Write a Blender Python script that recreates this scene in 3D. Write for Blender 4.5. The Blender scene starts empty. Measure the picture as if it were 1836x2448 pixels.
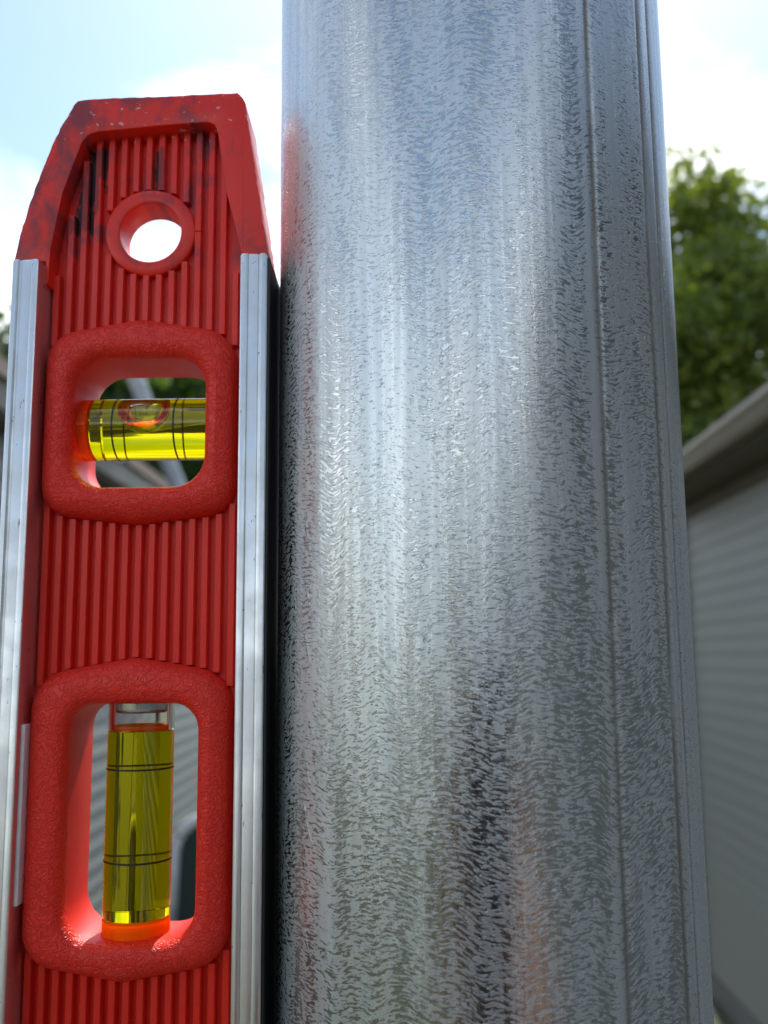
import bpy, bmesh, math, random
from mathutils import Vector, Matrix, noise as mnoise
from mathutils.geometry import tessellate_polygon

R = math.radians
random.seed(7)
scene = bpy.context.scene
C = scene.collection

# ------------------------------------------------------------------ camera
CAMZ = 1.75
cam_data = bpy.data.cameras.new("camera")
cam = bpy.data.objects.new("camera", cam_data)
C.objects.link(cam)
th, ro = R(8.4), R(0.525)
fw = Vector((0, math.cos(th), math.sin(th)))
up0 = Vector((0, -math.sin(th), math.cos(th)))
r0 = Vector((1, 0, 0))
cr = r0 * math.cos(ro) - up0 * math.sin(ro)
cu = up0 * math.cos(ro) + r0 * math.sin(ro)
M3 = Matrix((cr, cu, -fw)).transposed()
cam.matrix_world = Matrix.Translation((0, 0, CAMZ)) @ M3.to_4x4()
cam_data.sensor_fit = 'VERTICAL'
cam_data.sensor_height = 36.0
cam_data.sensor_width = 27.0
cam_data.lens = 36.0 * 2303.0 / 2448.0
cam_data.clip_start = 0.005
cam_data.clip_end = 2000
cam_data.dof.use_dof = True
cam_data.dof.focus_distance = 0.156
cam_data.dof.aperture_fstop = 22.0
scene.camera = cam

# ------------------------------------------------------------------ world, sun, exposure
SUN_EL, SUN_AZ = 52.0, 9.0          # azimuth to the right of +Y
world = bpy.data.worlds.new("World")
scene.world = world
world.use_nodes = True
nt = world.node_tree
nt.nodes.clear()
N = nt.nodes.new
L = nt.links.new
wo = N('ShaderNodeOutputWorld')
bg = N('ShaderNodeBackground')
bg.inputs['Strength'].default_value = 0.14
sky = N('ShaderNodeTexSky')
sky.sky_type = 'NISHITA'
sky.sun_disc = False
sky.sun_elevation = R(SUN_EL)
sky.sun_rotation = R(SUN_AZ)
sky.air_density = 1.0
sky.dust_density = 0.6
sky.ozone_density = 1.0
tc = N('ShaderNodeTexCoord')
mp = N('ShaderNodeMapping')
mp.inputs['Scale'].default_value = (1.0, 1.0, 2.2)
mp.inputs['Location'].default_value = (0.35, 0.1, 0.2)
L(tc.outputs['Generated'], mp.inputs['Vector'])
nz = N('ShaderNodeTexNoise')
nz.inputs['Scale'].default_value = 2.3
nz.inputs['Detail'].default_value = 6
nz.inputs['Roughness'].default_value = 0.52
nz.inputs['Distortion'].default_value = 0.3
L(mp.outputs[0], nz.inputs['Vector'])
cr_ = N('ShaderNodeValToRGB')
cr_.color_ramp.elements[0].position = 0.53
cr_.color_ramp.elements[1].position = 0.68
sp_ = N('ShaderNodeSeparateXYZ'); L(tc.outputs['Generated'], sp_.inputs[0])
lo_ = N('ShaderNodeMapRange'); lo_.interpolation_type = 'SMOOTHSTEP'      # cloud banks thicken towards the horizon
lo_.inputs['From Min'].default_value = 0.51; lo_.inputs['From Max'].default_value = 0.28
lo_.inputs['To Min'].default_value = 0.0; lo_.inputs['To Max'].default_value = 0.13
L(sp_.outputs[2], lo_.inputs['Value'])
ad_ = N('ShaderNodeMath'); ad_.operation = 'ADD'
L(nz.outputs['Fac'], ad_.inputs[0]); L(lo_.outputs[0], ad_.inputs[1])
L(ad_.outputs[0], cr_.inputs[0])
mx = N('ShaderNodeMixRGB')
mx.inputs[2].default_value = (9.6, 9.8, 10.0, 1)
L(cr_.outputs[0], mx.inputs[0])
tint = N('ShaderNodeMixRGB'); tint.blend_type = 'MULTIPLY'; tint.inputs[0].default_value = 1.0
tint.inputs[2].default_value = (0.96, 1.015, 1.0, 1)
L(sky.outputs[0], tint.inputs[1])
L(tint.outputs[0], mx.inputs[1])
L(mx.outputs[0], bg.inputs[0])
L(bg.outputs[0], wo.inputs[0])

sd = bpy.data.lights.new("sun", 'SUN')
sd.energy = 3.5
sd.angle = R(0.5)
sd.color = (1.0, 0.95, 0.87)
sun = bpy.data.objects.new("sun", sd)
C.objects.link(sun)
sdir = Vector((math.sin(R(SUN_AZ)) * math.cos(R(SUN_EL)), math.cos(R(SUN_AZ)) * math.cos(R(SUN_EL)), math.sin(R(SUN_EL))))
sun.rotation_euler = sdir.to_track_quat('Z', 'Y').to_euler()
sun.location = (2, 6, 8)

scene.view_settings.view_transform = 'Standard'
scene.view_settings.look = 'None'
scene.view_settings.gamma = 1
scene.view_settings.use_curve_mapping = False
scene.view_settings.exposure = 0.72
scene.render.engine = 'CYCLES'
scene.cycles.max_bounces = 14
scene.cycles.transmission_bounces = 12
scene.cycles.glossy_bounces = 6
scene.cycles.transparent_max_bounces = 12
scene.cycles.use_denoising = True
scene.cycles.sample_clamp_indirect = 6

# ------------------------------------------------------------------ helpers
def link(o, parent=None):
    C.objects.link(o)
    if parent is not None:
        o.parent = parent
    return o

def tag(o, label=None, cat=None, group=None, kind=None):
    if label: o['label'] = label
    if cat: o['category'] = cat
    if group: o['group'] = group
    if kind: o['kind'] = kind
    return o

def empty(name, loc=(0, 0, 0), rz=0, parent=None):
    o = bpy.data.objects.new(name, None)
    o.empty_display_size = 0.05
    o.location = loc
    o.rotation_euler = (0, 0, rz)
    return link(o, parent)

def mesh_obj(name, verts, faces, mat, parent=None, smooth=False, autosm=None):
    me = bpy.data.meshes.new(name)
    me.from_pydata([tuple(v) for v in verts], [], faces)
    me.update()
    bm = bmesh.new(); bm.from_mesh(me)
    bmesh.ops.recalc_face_normals(bm, faces=bm.faces)
    if autosm:
        for e in bm.edges:
            if len(e.link_faces) == 2:
                e.smooth = e.calc_face_angle(0) < R(autosm)
    bm.to_mesh(me); bm.free()
    if smooth or autosm:
        me.polygons.foreach_set('use_smooth', [True] * len(me.polygons))
    me.materials.append(mat)
    o = bpy.data.objects.new(name, me)
    return link(o, parent)

def bm_obj(name, bm, mat, parent=None, smooth=False, autosm=None):
    bmesh.ops.recalc_face_normals(bm, faces=bm.faces)
    me = bpy.data.meshes.new(name)
    if autosm:
        for e in bm.edges:
            if len(e.link_faces) == 2:
                e.smooth = e.calc_face_angle(0) < R(autosm)
    bm.to_mesh(me); bm.free()
    if smooth or autosm:
        me.polygons.foreach_set('use_smooth', [True] * len(me.polygons))
    me.materials.append(mat)
    o = bpy.data.objects.new(name, me)
    return link(o, parent)

def add_box(bm, x0, x1, y0, y1, z0, z1, bev=0.0, seg=1):
    t = bmesh.new()
    vs = [t.verts.new((x, y, z)) for x in (x0, x1) for y in (y0, y1) for z in (z0, z1)]
    for f in ((0, 1, 3, 2), (4, 6, 7, 5), (0, 4, 5, 1), (2, 3, 7, 6), (0, 2, 6, 4), (1, 5, 7, 3)):
        t.faces.new([vs[i] for i in f])
    if bev:
        bmesh.ops.bevel(t, geom=t.edges[:], offset=bev, segments=seg, affect='EDGES', profile=0.5)
    me = bpy.data.meshes.new('tmp'); t.to_mesh(me); t.free()
    bm.from_mesh(me); bpy.data.meshes.remove(me)

def box(name, dims, mat, parent=None, bev=0.0, seg=1):
    bm = bmesh.new()
    add_box(bm, *dims, bev=bev, seg=seg)
    return bm_obj(name, bm, mat, parent)

def tube(bm, pts, rad, seg=10, caps=True):
    """a round bar along pts; rad is a number or a list"""
    pts = [Vector(p) for p in pts]
    rads = rad if isinstance(rad, (list, tuple)) else [rad] * len(pts)
    rings = []
    for i, p in enumerate(pts):
        a = pts[max(i - 1, 0)]; b = pts[min(i + 1, len(pts) - 1)]
        d = (b - a).normalized()
        ref = Vector((0, 0, 1)) if abs(d.z) < 0.9 else Vector((1, 0, 0))
        u = d.cross(ref).normalized(); v = d.cross(u)
        rings.append([bm.verts.new(p + (u * math.cos(t) + v * math.sin(t)) * rads[i]) for t in [2 * math.pi * k / seg for k in range(seg)]])
    for a, b in zip(rings, rings[1:]):
        for k in range(seg):
            bm.faces.new((a[k], a[(k + 1) % seg], b[(k + 1) % seg], b[k]))
    if caps:
        bm.faces.new(rings[0]); bm.faces.new(rings[-1][::-1])

def prism(poly, y0, y1):
    """polygon in x,z extruded in y -> bmesh"""
    bm = bmesh.new()
    a = [bm.verts.new((x, y0, z)) for x, z in poly]
    b = [bm.verts.new((x, y1, z)) for x, z in poly]
    bm.faces.new(a); bm.faces.new(b[::-1])
    n = len(poly)
    for i in range(n):
        bm.faces.new((a[i], b[i], b[(i + 1) % n], a[(i + 1) % n]))
    return bm

def round_poly(pts, n=7):
    """pts: (x, z, radius) -> rounded closed polygon"""
    out = []
    m = len(pts)
    for i in range(m):
        p0 = Vector(pts[i - 1][:2]); p = Vector(pts[i][:2]); p1 = Vector(pts[(i + 1) % m][:2]); r = pts[i][2]
        if r <= 0:
            out.append((p.x, p.y)); continue
        d0 = (p0 - p).normalized(); d1 = (p1 - p).normalized()
        ang = d0.angle(d1)
        t = r / math.tan(ang / 2)
        c = p + (d0 + d1).normalized() * (r / math.sin(ang / 2))
        s = p + d0 * t; e = p + d1 * t
        a0 = math.atan2(s.y - c.y, s.x - c.x); a1 = math.atan2(e.y - c.y, e.x - c.x)
        da = (a1 - a0 + math.pi) % (2 * math.pi) - math.pi
        for k in range(n + 1):
            a = a0 + da * k / n
            out.append((c.x + r * math.cos(a), c.y + r * math.sin(a)))
    return out

def resample(poly, n, centre):
    """closed polygon -> n points cast from the centre at equal blended angles"""
    cx, cz = centre
    out = []
    m = len(poly)
    for k in range(n):
        a = 2 * math.pi * k / n
        dx, dz = math.cos(a), math.sin(a)
        best = None
        for i in range(m):
            x0, z0 = poly[i][0] - cx, poly[i][1] - cz
            x1, z1 = poly[(i + 1) % m][0] - cx, poly[(i + 1) % m][1] - cz
            den = dx * (z1 - z0) - dz * (x1 - x0)
            if abs(den) < 1e-12: continue
            t = (x0 * (z1 - z0) - z0 * (x1 - x0)) / den
            s = (x0 * dz - z0 * dx) / den
            if t > 0 and -1e-6 <= s <= 1 + 1e-6:
                if best is None or t > best: best = t
        out.append((cx + dx * best, cz + dz * best))
    return out

def inset(loop, d):
    n = len(loop); out = []
    for i in range(n):
        a = Vector(loop[i - 2]); b = Vector(loop[(i + 2) % n])
        t = (b - a).normalized()
        out.append((loop[i][0] - t.y * d, loop[i][1] + t.x * d))   # inwards for counter-clockwise loops
    return out

# ---- node helper
def mat(name, base=(0.5, 0.5, 0.5), rough=0.5, metal=0.0, **kw):
    m = bpy.data.materials.new(name)
    m.use_nodes = True
    p = m.node_tree.nodes['Principled BSDF']
    p.inputs['Base Color'].default_value = (*base, 1)
    p.inputs['Roughness'].default_value = rough
    p.inputs['Metallic'].default_value = metal
    for k, v in kw.items():
        p.inputs[k].default_value = v
    return m

class G:
    """small node-graph helper"""
    def __init__(s, m):
        s.m = m; s.t = m.node_tree; s.p = s.t.nodes['Principled BSDF']
    def n(s, typ, **kw):
        o = s.t.nodes.new(typ)
        for k, v in kw.items(): setattr(o, k, v)
        return o
    def l(s, a, b): s.t.links.new(a, b)
    def val(s, inp, v):
        if hasattr(v, 'links') or isinstance(v, bpy.types.NodeSocket): s.l(v, inp)
        else: inp.default_value = v
    def math(s, op, a, b=0.0, c=None, clamp=False):
        o = s.n('ShaderNodeMath', operation=op, use_clamp=clamp)
        s.val(o.inputs[0], a); s.val(o.inputs[1], b)
        if c is not None: s.val(o.inputs[2], c)
        return o.outputs[0]
    def xyz(s, a=0.0, b=0.0, c=0.0):
        o = s.n('ShaderNodeCombineXYZ')
        for i, v in enumerate((a, b, c)): s.val(o.inputs[i], v)
        return o.outputs[0]
    def noise(s, vec, scale=1.0, detail=2.0, rough=0.5, dist=0.0):
        o = s.n('ShaderNodeTexNoise')
        s.l(vec, o.inputs['Vector'])
        o.inputs['Scale'].default_value = scale; o.inputs['Detail'].default_value = detail
        o.inputs['Roughness'].default_value = rough; o.inputs['Distortion'].default_value = dist
        return o.outputs['Fac']
    def smooth(s, v, a, b, lo=0.0, hi=1.0):
        o = s.n('ShaderNodeMapRange', interpolation_type='SMOOTHSTEP')
        s.val(o.inputs['Value'], v); s.val(o.inputs['From Min'], a); s.val(o.inputs['From Max'], b)
        s.val(o.inputs['To Min'], lo); s.val(o.inputs['To Max'], hi)
        return o.outputs[0]
    def mix(s, f, a, b):
        o = s.n('ShaderNodeMixRGB')
        s.val(o.inputs[0], f)
        for i, v in ((1, a), (2, b)):
            if isinstance(v, tuple): o.inputs[i].default_value = (*v, 1)
            else: s.l(v, o.inputs[i])
        return o.outputs[0]
    def bump(s, h, strength=1.0, dist=0.001, normal=None):
        o = s.n('ShaderNodeBump')
        o.inputs['Strength'].default_value = strength; o.inputs['Distance'].default_value = dist
        s.l(h, o.inputs['Height'])
        if normal is not None: s.l(normal, o.inputs['Normal'])
        return o.outputs[0]
    def obj(s):
        return s.n('ShaderNodeTexCoord').outputs['Object']
    def sep(s, v):
        o = s.n('ShaderNodeSeparateXYZ'); s.l(v, o.inputs[0]); return o.outputs

# ------------------------------------------------------------------ materials
# galvanised zinc; UV holds millimetres round and up the pipe
def zinc_material():
    m = mat('galvanised_zinc', (0.6, 0.62, 0.64), 0.35, 1.0)
    g = G(m)
    uvn = g.n('ShaderNodeUVMap', uv_map='surface')
    s = g.sep(uvn.outputs[0]); U, V = s[0], s[1]
    # the courses of the drips arch up and down round the pipe
    w1 = g.noise(g.xyz(g.math('MULTIPLY', U, 0.085), g.math('MULTIPLY', V, 0.010)), 1.0, 1.0)
    w2 = g.noise(g.xyz(g.math('MULTIPLY', U, 0.26), g.math('MULTIPLY', V, 0.07)), 1.0, 1.0)
    V1 = g.math('ADD', V, g.math('MULTIPLY', g.math('SUBTRACT', w1, 0.5), 9.5))
    V1 = g.math('ADD', V1, g.math('MULTIPLY', g.math('SUBTRACT', w2, 0.5), 1.3))
    wu = g.noise(g.xyz(g.math('MULTIPLY', U, 0.8), g.math('MULTIPLY', V, 1.2)), 1.0, 1.0)
    U1 = g.math('ADD', U, g.math('MULTIPLY', wu, 0.3))
    big = g.noise(g.xyz(g.math('MULTIPLY', U1, 0.58), g.math('MULTIPLY', V1, 2.2)), 1.0, 1.6, 0.5, 0.0)
    small = g.noise(g.xyz(g.math('MULTIPLY', U1, 1.0), g.math('MULTIPLY', V1, 3.3), 7.0), 1.0, 1.0, 0.4, 0.1)
    # where the coat is open or closed: long runs up the pipe
    dens = g.noise(g.xyz(g.math('MULTIPLY', U, 0.13), g.math('MULTIPLY', V, 0.016), 3.0), 1.0, 2.0, 0.55)
    dens2 = g.noise(g.xyz(g.math('MULTIPLY', U, 0.36), g.math('MULTIPLY', V, 0.06), 9.0), 1.0, 3.0)
    dsum = g.math('ADD', g.math('MULTIPLY', g.math('SUBTRACT', dens, 0.5), 0.30), g.math('MULTIPLY', g.math('SUBTRACT', dens2, 0.5), 0.30))
    # a dense band left of the first seam, thinner coat pits elsewhere
    band = g.math('SUBTRACT', 1.0, g.smooth(g.math('ABSOLUTE', g.math('SUBTRACT', U, 13.0)), 0.6, 3.2))
    lowv = g.smooth(V, 50.0, -30.0)
    dsum = g.math('ADD', dsum, g.math('MULTIPLY', band, 0.055))
    dsum = g.math('ADD', dsum, g.math('MULTIPLY', g.math('MULTIPLY', lowv, g.smooth(U, -14.0, -2.0, 0.3, 1.0)), 0.065))
    th_ = g.math('ADD', g.math('SUBTRACT', 0.575, dsum), g.smooth(U, 30.5, 31.5, 0.0, 0.11))
    th_ = g.math('ADD', th_, g.math('MULTIPLY', g.smooth(g.math('ABSOLUTE', g.math('SUBTRACT', U, 15.9)), 1.3, 0.5), 0.09))
    th_ = g.math('ADD', th_, g.math('MULTIPLY', g.smooth(g.math('ABSOLUTE', g.math('SUBTRACT', U, 21.5)), 1.6, 0.3), 0.05))
    p1 = g.smooth(g.math('SUBTRACT', big, th_), 0.0, 0.035)
    p2 = g.smooth(g.math('SUBTRACT', small, g.math('ADD', th_, 0.02)), 0.0, 0.05)
    pits = g.math('MAXIMUM', p1, g.math('MULTIPLY', p2, 0.8))
    # left flank has a fine open grain
    fine = g.noise(g.xyz(g.math('MULTIPLY', U, 2.2), g.math('MULTIPLY', V1, 4.5)), 1.0, 2.0)
    streak = g.noise(g.xyz(g.math('MULTIPLY', U, 0.9), g.math('MULTIPLY', V, 0.012)), 1.0, 2.0, 0.5)
    micro = g.noise(g.xyz(g.math('MULTIPLY', U, 5.0), g.math('MULTIPLY', V, 6.0)), 1.0, 3.0, 0.6)
    # lapped, feathery runs of zinc
    plume_b = g.math('SUBTRACT', 1.0, g.smooth(g.math('ABSOLUTE', g.math('SUBTRACT', U, g.math('MULTIPLY', w2, 1.5))), 0.5, 1.7))
    col = g.mix(g.smooth(streak, 0.3, 0.7), (0.555, 0.59, 0.59), (0.665, 0.70, 0.70))
    col = g.mix(g.math('MULTIPLY', g.smooth(dens, 0.35, 0.7), 0.35), col, (0.58, 0.565, 0.53))
    dark = g.math('MAXIMUM', g.smooth(V, 40.0, -25.0, 0.2, 0.85), g.smooth(U, 6.0, 11.0, 0.2, 0.85))
    col = g.mix(g.math('MULTIPLY', pits, dark), col, (0.35, 0.365, 0.35))
    # small rust-dark specks
    vo = g.n('ShaderNodeTexVoronoi'); g.l(g.xyz(g.math('MULTIPLY', U, 0.12), g.math('MULTIPLY', V, 0.09)), vo.inputs['Vector'])
    speck = g.smooth(vo.outputs['Distance'], 0.05, 0.025)
    col = g.mix(g.math('MULTIPLY', speck, 0.9), col, (0.06, 0.05, 0.045))
    seam = None
    for u0, w_ in ((16.97, 0.28), (30.65, 0.42), (34.95, 0.25)):
        uu = g.math('SUBTRACT', g.math('ADD', U, g.math('MULTIPLY', g.math('SUBTRACT', small, 0.5), 0.8)), u0)
        q = g.smooth(g.math('ABSOLUTE', uu), w_ * 2.6, w_ * 0.3)
        seam = q if seam is None else g.math('MAXIMUM', seam, q)
    seam = g.math('MULTIPLY', seam, g.smooth(dens2, 0.28, 0.55, 0.6, 1.0))
    col = g.mix(g.math('MULTIPLY', seam, 0.92), col, (0.22, 0.205, 0.17))
    g.l(col, g.p.inputs['Base Color'])
    rg = g.math('ADD', g.smooth(streak, 0.3, 0.7, 0.29, 0.20), g.math('MULTIPLY', fine, 0.12))
    rg = g.math('SUBTRACT', rg, g.math('MULTIPLY', pits, 0.20))
    rg = g.math('ADD', g.math('ADD', rg, g.math('MULTIPLY', seam, 0.25)), g.smooth(U, -20.0, -32.0, 0.0, 0.10))
    g.l(g.math('MAXIMUM', rg, 0.14), g.p.inputs['Roughness'])
    mt = g.math('SUBTRACT', g.math('ADD', 0.80, g.math('MULTIPLY', pits, 0.18)), g.math('MULTIPLY', seam, 0.4))
    g.l(mt, g.p.inputs['Metallic'])
    h = g.math('MULTIPLY', pits, -1.0)
    h = g.math('ADD', h, g.math('MULTIPLY', fine, 0.35))
    h = g.math('ADD', h, g.math('MULTIPLY', micro, 0.16))
    h = g.math('ADD', h, g.math('MULTIPLY', streak, 0.4))
    h = g.math('ADD', h, g.math('MULTIPLY', dens2, 0.5))
    # feather-shaped scars one above the other down the left flank
    fr = g.math('FRACT', g.math('ADD', g.math('DIVIDE', V, 8.8), g.math('MULTIPLY', w2, 0.7)))
    tgt = g.math('ADD', -35.2, g.math('MULTIPLY', g.math('POWER', g.math('SUBTRACT', 1.0, fr), 2.0), 2.6))
    wig = g.math('ADD', U, g.math('MULTIPLY', g.math('SUBTRACT', small, 0.5), 0.9))
    scar = g.smooth(g.math('ABSOLUTE', g.math('SUBTRACT', wig, tgt)), 0.30, 0.04)
    scar = g.math('MULTIPLY', scar, g.math('MULTIPLY', g.smooth(fr, 0.02, 0.2), g.smooth(fr, 0.85, 0.6)))
    scar = g.math('MULTIPLY', scar, g.smooth(dens2, 0.36, 0.52))
    h = g.math('ADD', h, g.math('MULTIPLY', scar, 1.6))
    h = g.math('MULTIPLY', h, g.math('MAXIMUM', g.smooth(V, 55.0, -10.0, 0.6, 1.0), g.smooth(U, 4.0, 11.0, 0.6, 1.0)))
    g.l(g.bump(h, 0.9, 0.00013), g.p.inputs['Normal'])
    return m

def red_material(name, grain=0.0, dirt=False):
    m = mat(name, (0.60, 0.022, 0.018), 0.36)
    g = G(m)
    P = g.obj()
    a = g.noise(P, 160.0, 3.0)
    col = g.mix(a, (0.74, 0.021, 0.009), (0.83, 0.028, 0.012))
    g.p.inputs['Specular IOR Level'].default_value = 0.4
    g.p.inputs['Subsurface Weight'].default_value = 0.05
    g.p.inputs['Subsurface Radius'].default_value = (1.0, 0.12, 0.08)
    g.p.inputs['Subsurface Scale'].default_value = 0.0012
    rough = g.smooth(g.noise(P, 90.0, 3.0), 0.3, 0.7, 0.30, 0.46)
    if dirt:
        s = g.sep(P)
        x = g.math('MULTIPLY', s[0], 1000.0); z = g.math('MULTIPLY', s[2], 1000.0)
        smear = g.noise(g.xyz(g.math('MULTIPLY', x, 0.18), 0.0, g.math('MULTIPLY', z, 0.10)), 1.0, 5.0, 0.62, 0.4)
        # the upper left corner is the dirtiest
        d1 = g.math('ADD', g.math('MULTIPLY', g.math('ADD', x, 33.0), -0.010), g.math('MULTIPLY', g.math('SUBTRACT', z, 93.0), 0.006))
        k = g.smooth(g.math('ADD', smear, g.math('MAXIMUM', g.math('MINIMUM', d1, 0.14), -0.03)), 0.46, 0.68)
        region = g.math('MAXIMUM', g.smooth(x, -35.0, -41.0), g.math('MULTIPLY', g.smooth(z, 93.5, 98.0), g.smooth(x, -8.0, -24.0)))
        k2 = g.smooth(g.math('ADD', smear, g.math('MULTIPLY', region, 0.12)), 0.50, 0.70)
        k = g.math('MAXIMUM', k, g.math('MULTIPLY', k2, g.math('ADD', 0.25, g.math('MULTIPLY', region, 0.75))))
        k = g.math('MULTIPLY', k, g.smooth(z, 66.0, 74.0))
        col = g.mix(g.math('MULTIPLY', k, 0.72), col, (0.075, 0.03, 0.05))
        # black smears in the grooves by the left leg
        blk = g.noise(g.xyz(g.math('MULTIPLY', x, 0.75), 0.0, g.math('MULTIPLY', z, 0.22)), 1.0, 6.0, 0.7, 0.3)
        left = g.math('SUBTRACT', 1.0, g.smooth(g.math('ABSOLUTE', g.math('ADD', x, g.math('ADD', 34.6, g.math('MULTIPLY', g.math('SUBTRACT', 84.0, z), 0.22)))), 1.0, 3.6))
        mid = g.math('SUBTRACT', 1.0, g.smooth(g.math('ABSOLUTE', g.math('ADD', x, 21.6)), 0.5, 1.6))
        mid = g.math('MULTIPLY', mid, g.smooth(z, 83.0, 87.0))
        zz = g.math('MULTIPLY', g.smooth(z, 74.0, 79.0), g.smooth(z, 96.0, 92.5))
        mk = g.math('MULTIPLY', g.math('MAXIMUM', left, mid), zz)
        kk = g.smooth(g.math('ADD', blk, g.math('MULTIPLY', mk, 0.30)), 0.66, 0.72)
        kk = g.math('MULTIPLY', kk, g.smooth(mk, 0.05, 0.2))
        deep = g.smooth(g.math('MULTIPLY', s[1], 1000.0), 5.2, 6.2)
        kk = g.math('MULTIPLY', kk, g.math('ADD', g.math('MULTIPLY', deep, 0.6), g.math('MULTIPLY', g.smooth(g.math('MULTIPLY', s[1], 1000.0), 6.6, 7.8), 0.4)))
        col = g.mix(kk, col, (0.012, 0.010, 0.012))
        # pale scrapes
        sc = g.noise(g.xyz(g.math('MULTIPLY', x, 0.7), g.math('MULTIPLY', s[1], 600.0), g.math('MULTIPLY', z, 1.1)), 1.0, 3.0, 0.55)
        scr = g.math('MULTIPLY', g.smooth(sc, 0.655, 0.685), g.smooth(z, 92.0, 97.0))
        col = g.mix(g.math('MULTIPLY', scr, 0.8), col, (0.62, 0.45, 0.42))
    g.l(col, g.p.inputs['Base Color'])
    g.l(rough, g.p.inputs['Roughness'])
    if grain:
        v = g.n('ShaderNodeTexNoise'); g.l(P, v.inputs['Vector'])
        v.inputs['Scale'].default_value = 820.0; v.inputs['Detail'].default_value = 1.5; v.inputs['Distortion'].default_value = 1.1
        worm = g.math('ABSOLUTE', g.math('SUBTRACT', v.outputs['Fac'], 0.5))
        h = g.math('MULTIPLY', g.smooth(worm, 0.0, 0.11), g.smooth(g.sep(P)[1], 0.0058, 0.0040))
        rough = g.math('ADD', rough, 0.05)
        g.l(rough, g.p.inputs['Roughness'])
        g.l(g.bump(h, grain, 0.00011), g.p.inputs['Normal'])
    else:
        g.l(g.bump(g.noise(P, 700.0, 2.0), 0.25, 0.00006), g.p.inputs['Normal'])
    return m

def alu_material():
    m = mat('extruded_aluminium', (0.80, 0.81, 0.80), 0.28, 1.0)
    g = G(m)
    s = g.sep(g.obj())
    line = g.noise(g.xyz(g.math('MULTIPLY', s[0], 3200.0), g.math('MULTIPLY', s[1], 3200.0), g.math('MULTIPLY', s[2], 14.0)), 1.0, 3.0, 0.6)
    cloud = g.noise(g.obj(), 120.0, 4.0, 0.6)
    nick = g.noise(g.xyz(g.math('MULTIPLY', s[0], 900.0), g.math('MULTIPLY', s[1], 900.0), g.math('MULTIPLY', s[2], 420.0)), 1.0, 4.0, 0.6)
    col = g.mix(g.smooth(cloud, 0.35, 0.7), (0.74, 0.755, 0.74), (0.64, 0.645, 0.62))
    col = g.mix(g.smooth(nick, 0.66, 0.72, 0.0, 0.8), col, (0.16, 0.14, 0.12))
    g.l(col, g.p.inputs['Base Color'])
    g.l(g.math('ADD', g.smooth(cloud, 0.3, 0.7, 0.28, 0.40), g.math('MULTIPLY', line, 0.08)), g.p.inputs['Roughness'])
    h = g.math('ADD', line, g.math('MULTIPLY', g.smooth(nick, 0.64, 0.72), -1.5))
    g.l(g.bump(h, 0.35, 0.00004), g.p.inputs['Normal'])
    return m

def glass(name, col, ior=1.46, rough=0.0):
    m = bpy.data.materials.new(name)
    m.use_nodes = True
    t = m.node_tree; t.nodes.clear()
    o = t.nodes.new('ShaderNodeOutputMaterial')
    s = t.nodes.new('ShaderNodeBsdfGlass')
    s.inputs['Color'].default_value = (*col, 1)
    s.inputs['IOR'].default_value = ior
    s.inputs['Roughness'].default_value = rough
    t.links.new(s.outputs[0], o.inputs[0])
    return m

def dyed(name, col, glow, ior=1.46, k=0.3):
    """dyed clear plastic: mostly clear, part of the light scattered in it"""
    m = glass(name, col, ior)
    t = m.node_tree
    gl = [n for n in t.nodes if n.type == 'BSDF_GLASS'][0]
    o = [n for n in t.nodes if n.type == 'OUTPUT_MATERIAL'][0]
    tr = t.nodes.new('ShaderNodeBsdfTranslucent'); tr.inputs[0].default_value = (*glow, 1)
    df = t.nodes.new('ShaderNodeBsdfDiffuse'); df.inputs[0].default_value = (*glow, 1)
    a = t.nodes.new('ShaderNodeMixShader'); a.inputs[0].default_value = 0.5
    b = t.nodes.new('ShaderNodeMixShader'); b.inputs[0].default_value = k
    t.links.new(tr.outputs[0], a.inputs[1]); t.links.new(df.outputs[0], a.inputs[2])
    t.links.new(gl.outputs[0], b.inputs[1]); t.links.new(a.outputs[0], b.inputs[2])
    t.links.new(b.outputs[0], o.inputs[0])
    return m

def noisy(name, c1, c2, rough, scale, bump=0.3, dist=0.002, stretch=None, metal=0.0):
    m = mat(name, c1, rough, metal)
    g = G(m)
    P = g.obj()
    if stretch:
        mpn = g.n('ShaderNodeMapping'); mpn.inputs['Scale'].default_value = stretch
        g.l(P, mpn.inputs['Vector']); P = mpn.outputs[0]
    a = g.noise(P, scale, 5.0, 0.6)
    g.l(g.mix(g.smooth(a, 0.3, 0.7), c1, c2), g.p.inputs['Base Color'])
    g.l(g.bump(a, bump, dist), g.p.inputs['Normal'])
    return m

M_zinc = zinc_material()
M_red = red_material('red_plastic', dirt=True)
M_redgrain = red_material('red_grained_plastic', grain=1.0)
M_alu = alu_material()
M_black = mat('black_magnet_rubber', (0.012, 0.013, 0.014), 0.45)
M_line = mat('black_line_ink', (0.01, 0.01, 0.008), 0.4)
M_liquid = dyed('yellow_vial_liquid', (1.0, 1.0, 0.97), (0.85, 0.78, 0.01), 1.46, 0.025)
_t = M_liquid.node_tree
_va = _t.nodes.new('ShaderNodeVolumeAbsorption')
_va.inputs['Color'].default_value = (0.945, 0.925, 0.0, 1)
_va.inputs['Density'].default_value = 720.0
_t.links.new(_va.outputs[0], [n for n in _t.nodes if n.type == 'OUTPUT_MATERIAL'][0].inputs['Volume'])
M_clear = glass('clear_acrylic', (0.97, 0.97, 0.95), 1.46)
M_bubble = glass('air_bubble', (1.0, 1.0, 1.0), 1.01)
M_orange = dyed('orange_edge_glow_acrylic', (1.0, 0.36, 0.03), (1.0, 0.30, 0.01), 1.46, 0.6)
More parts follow.
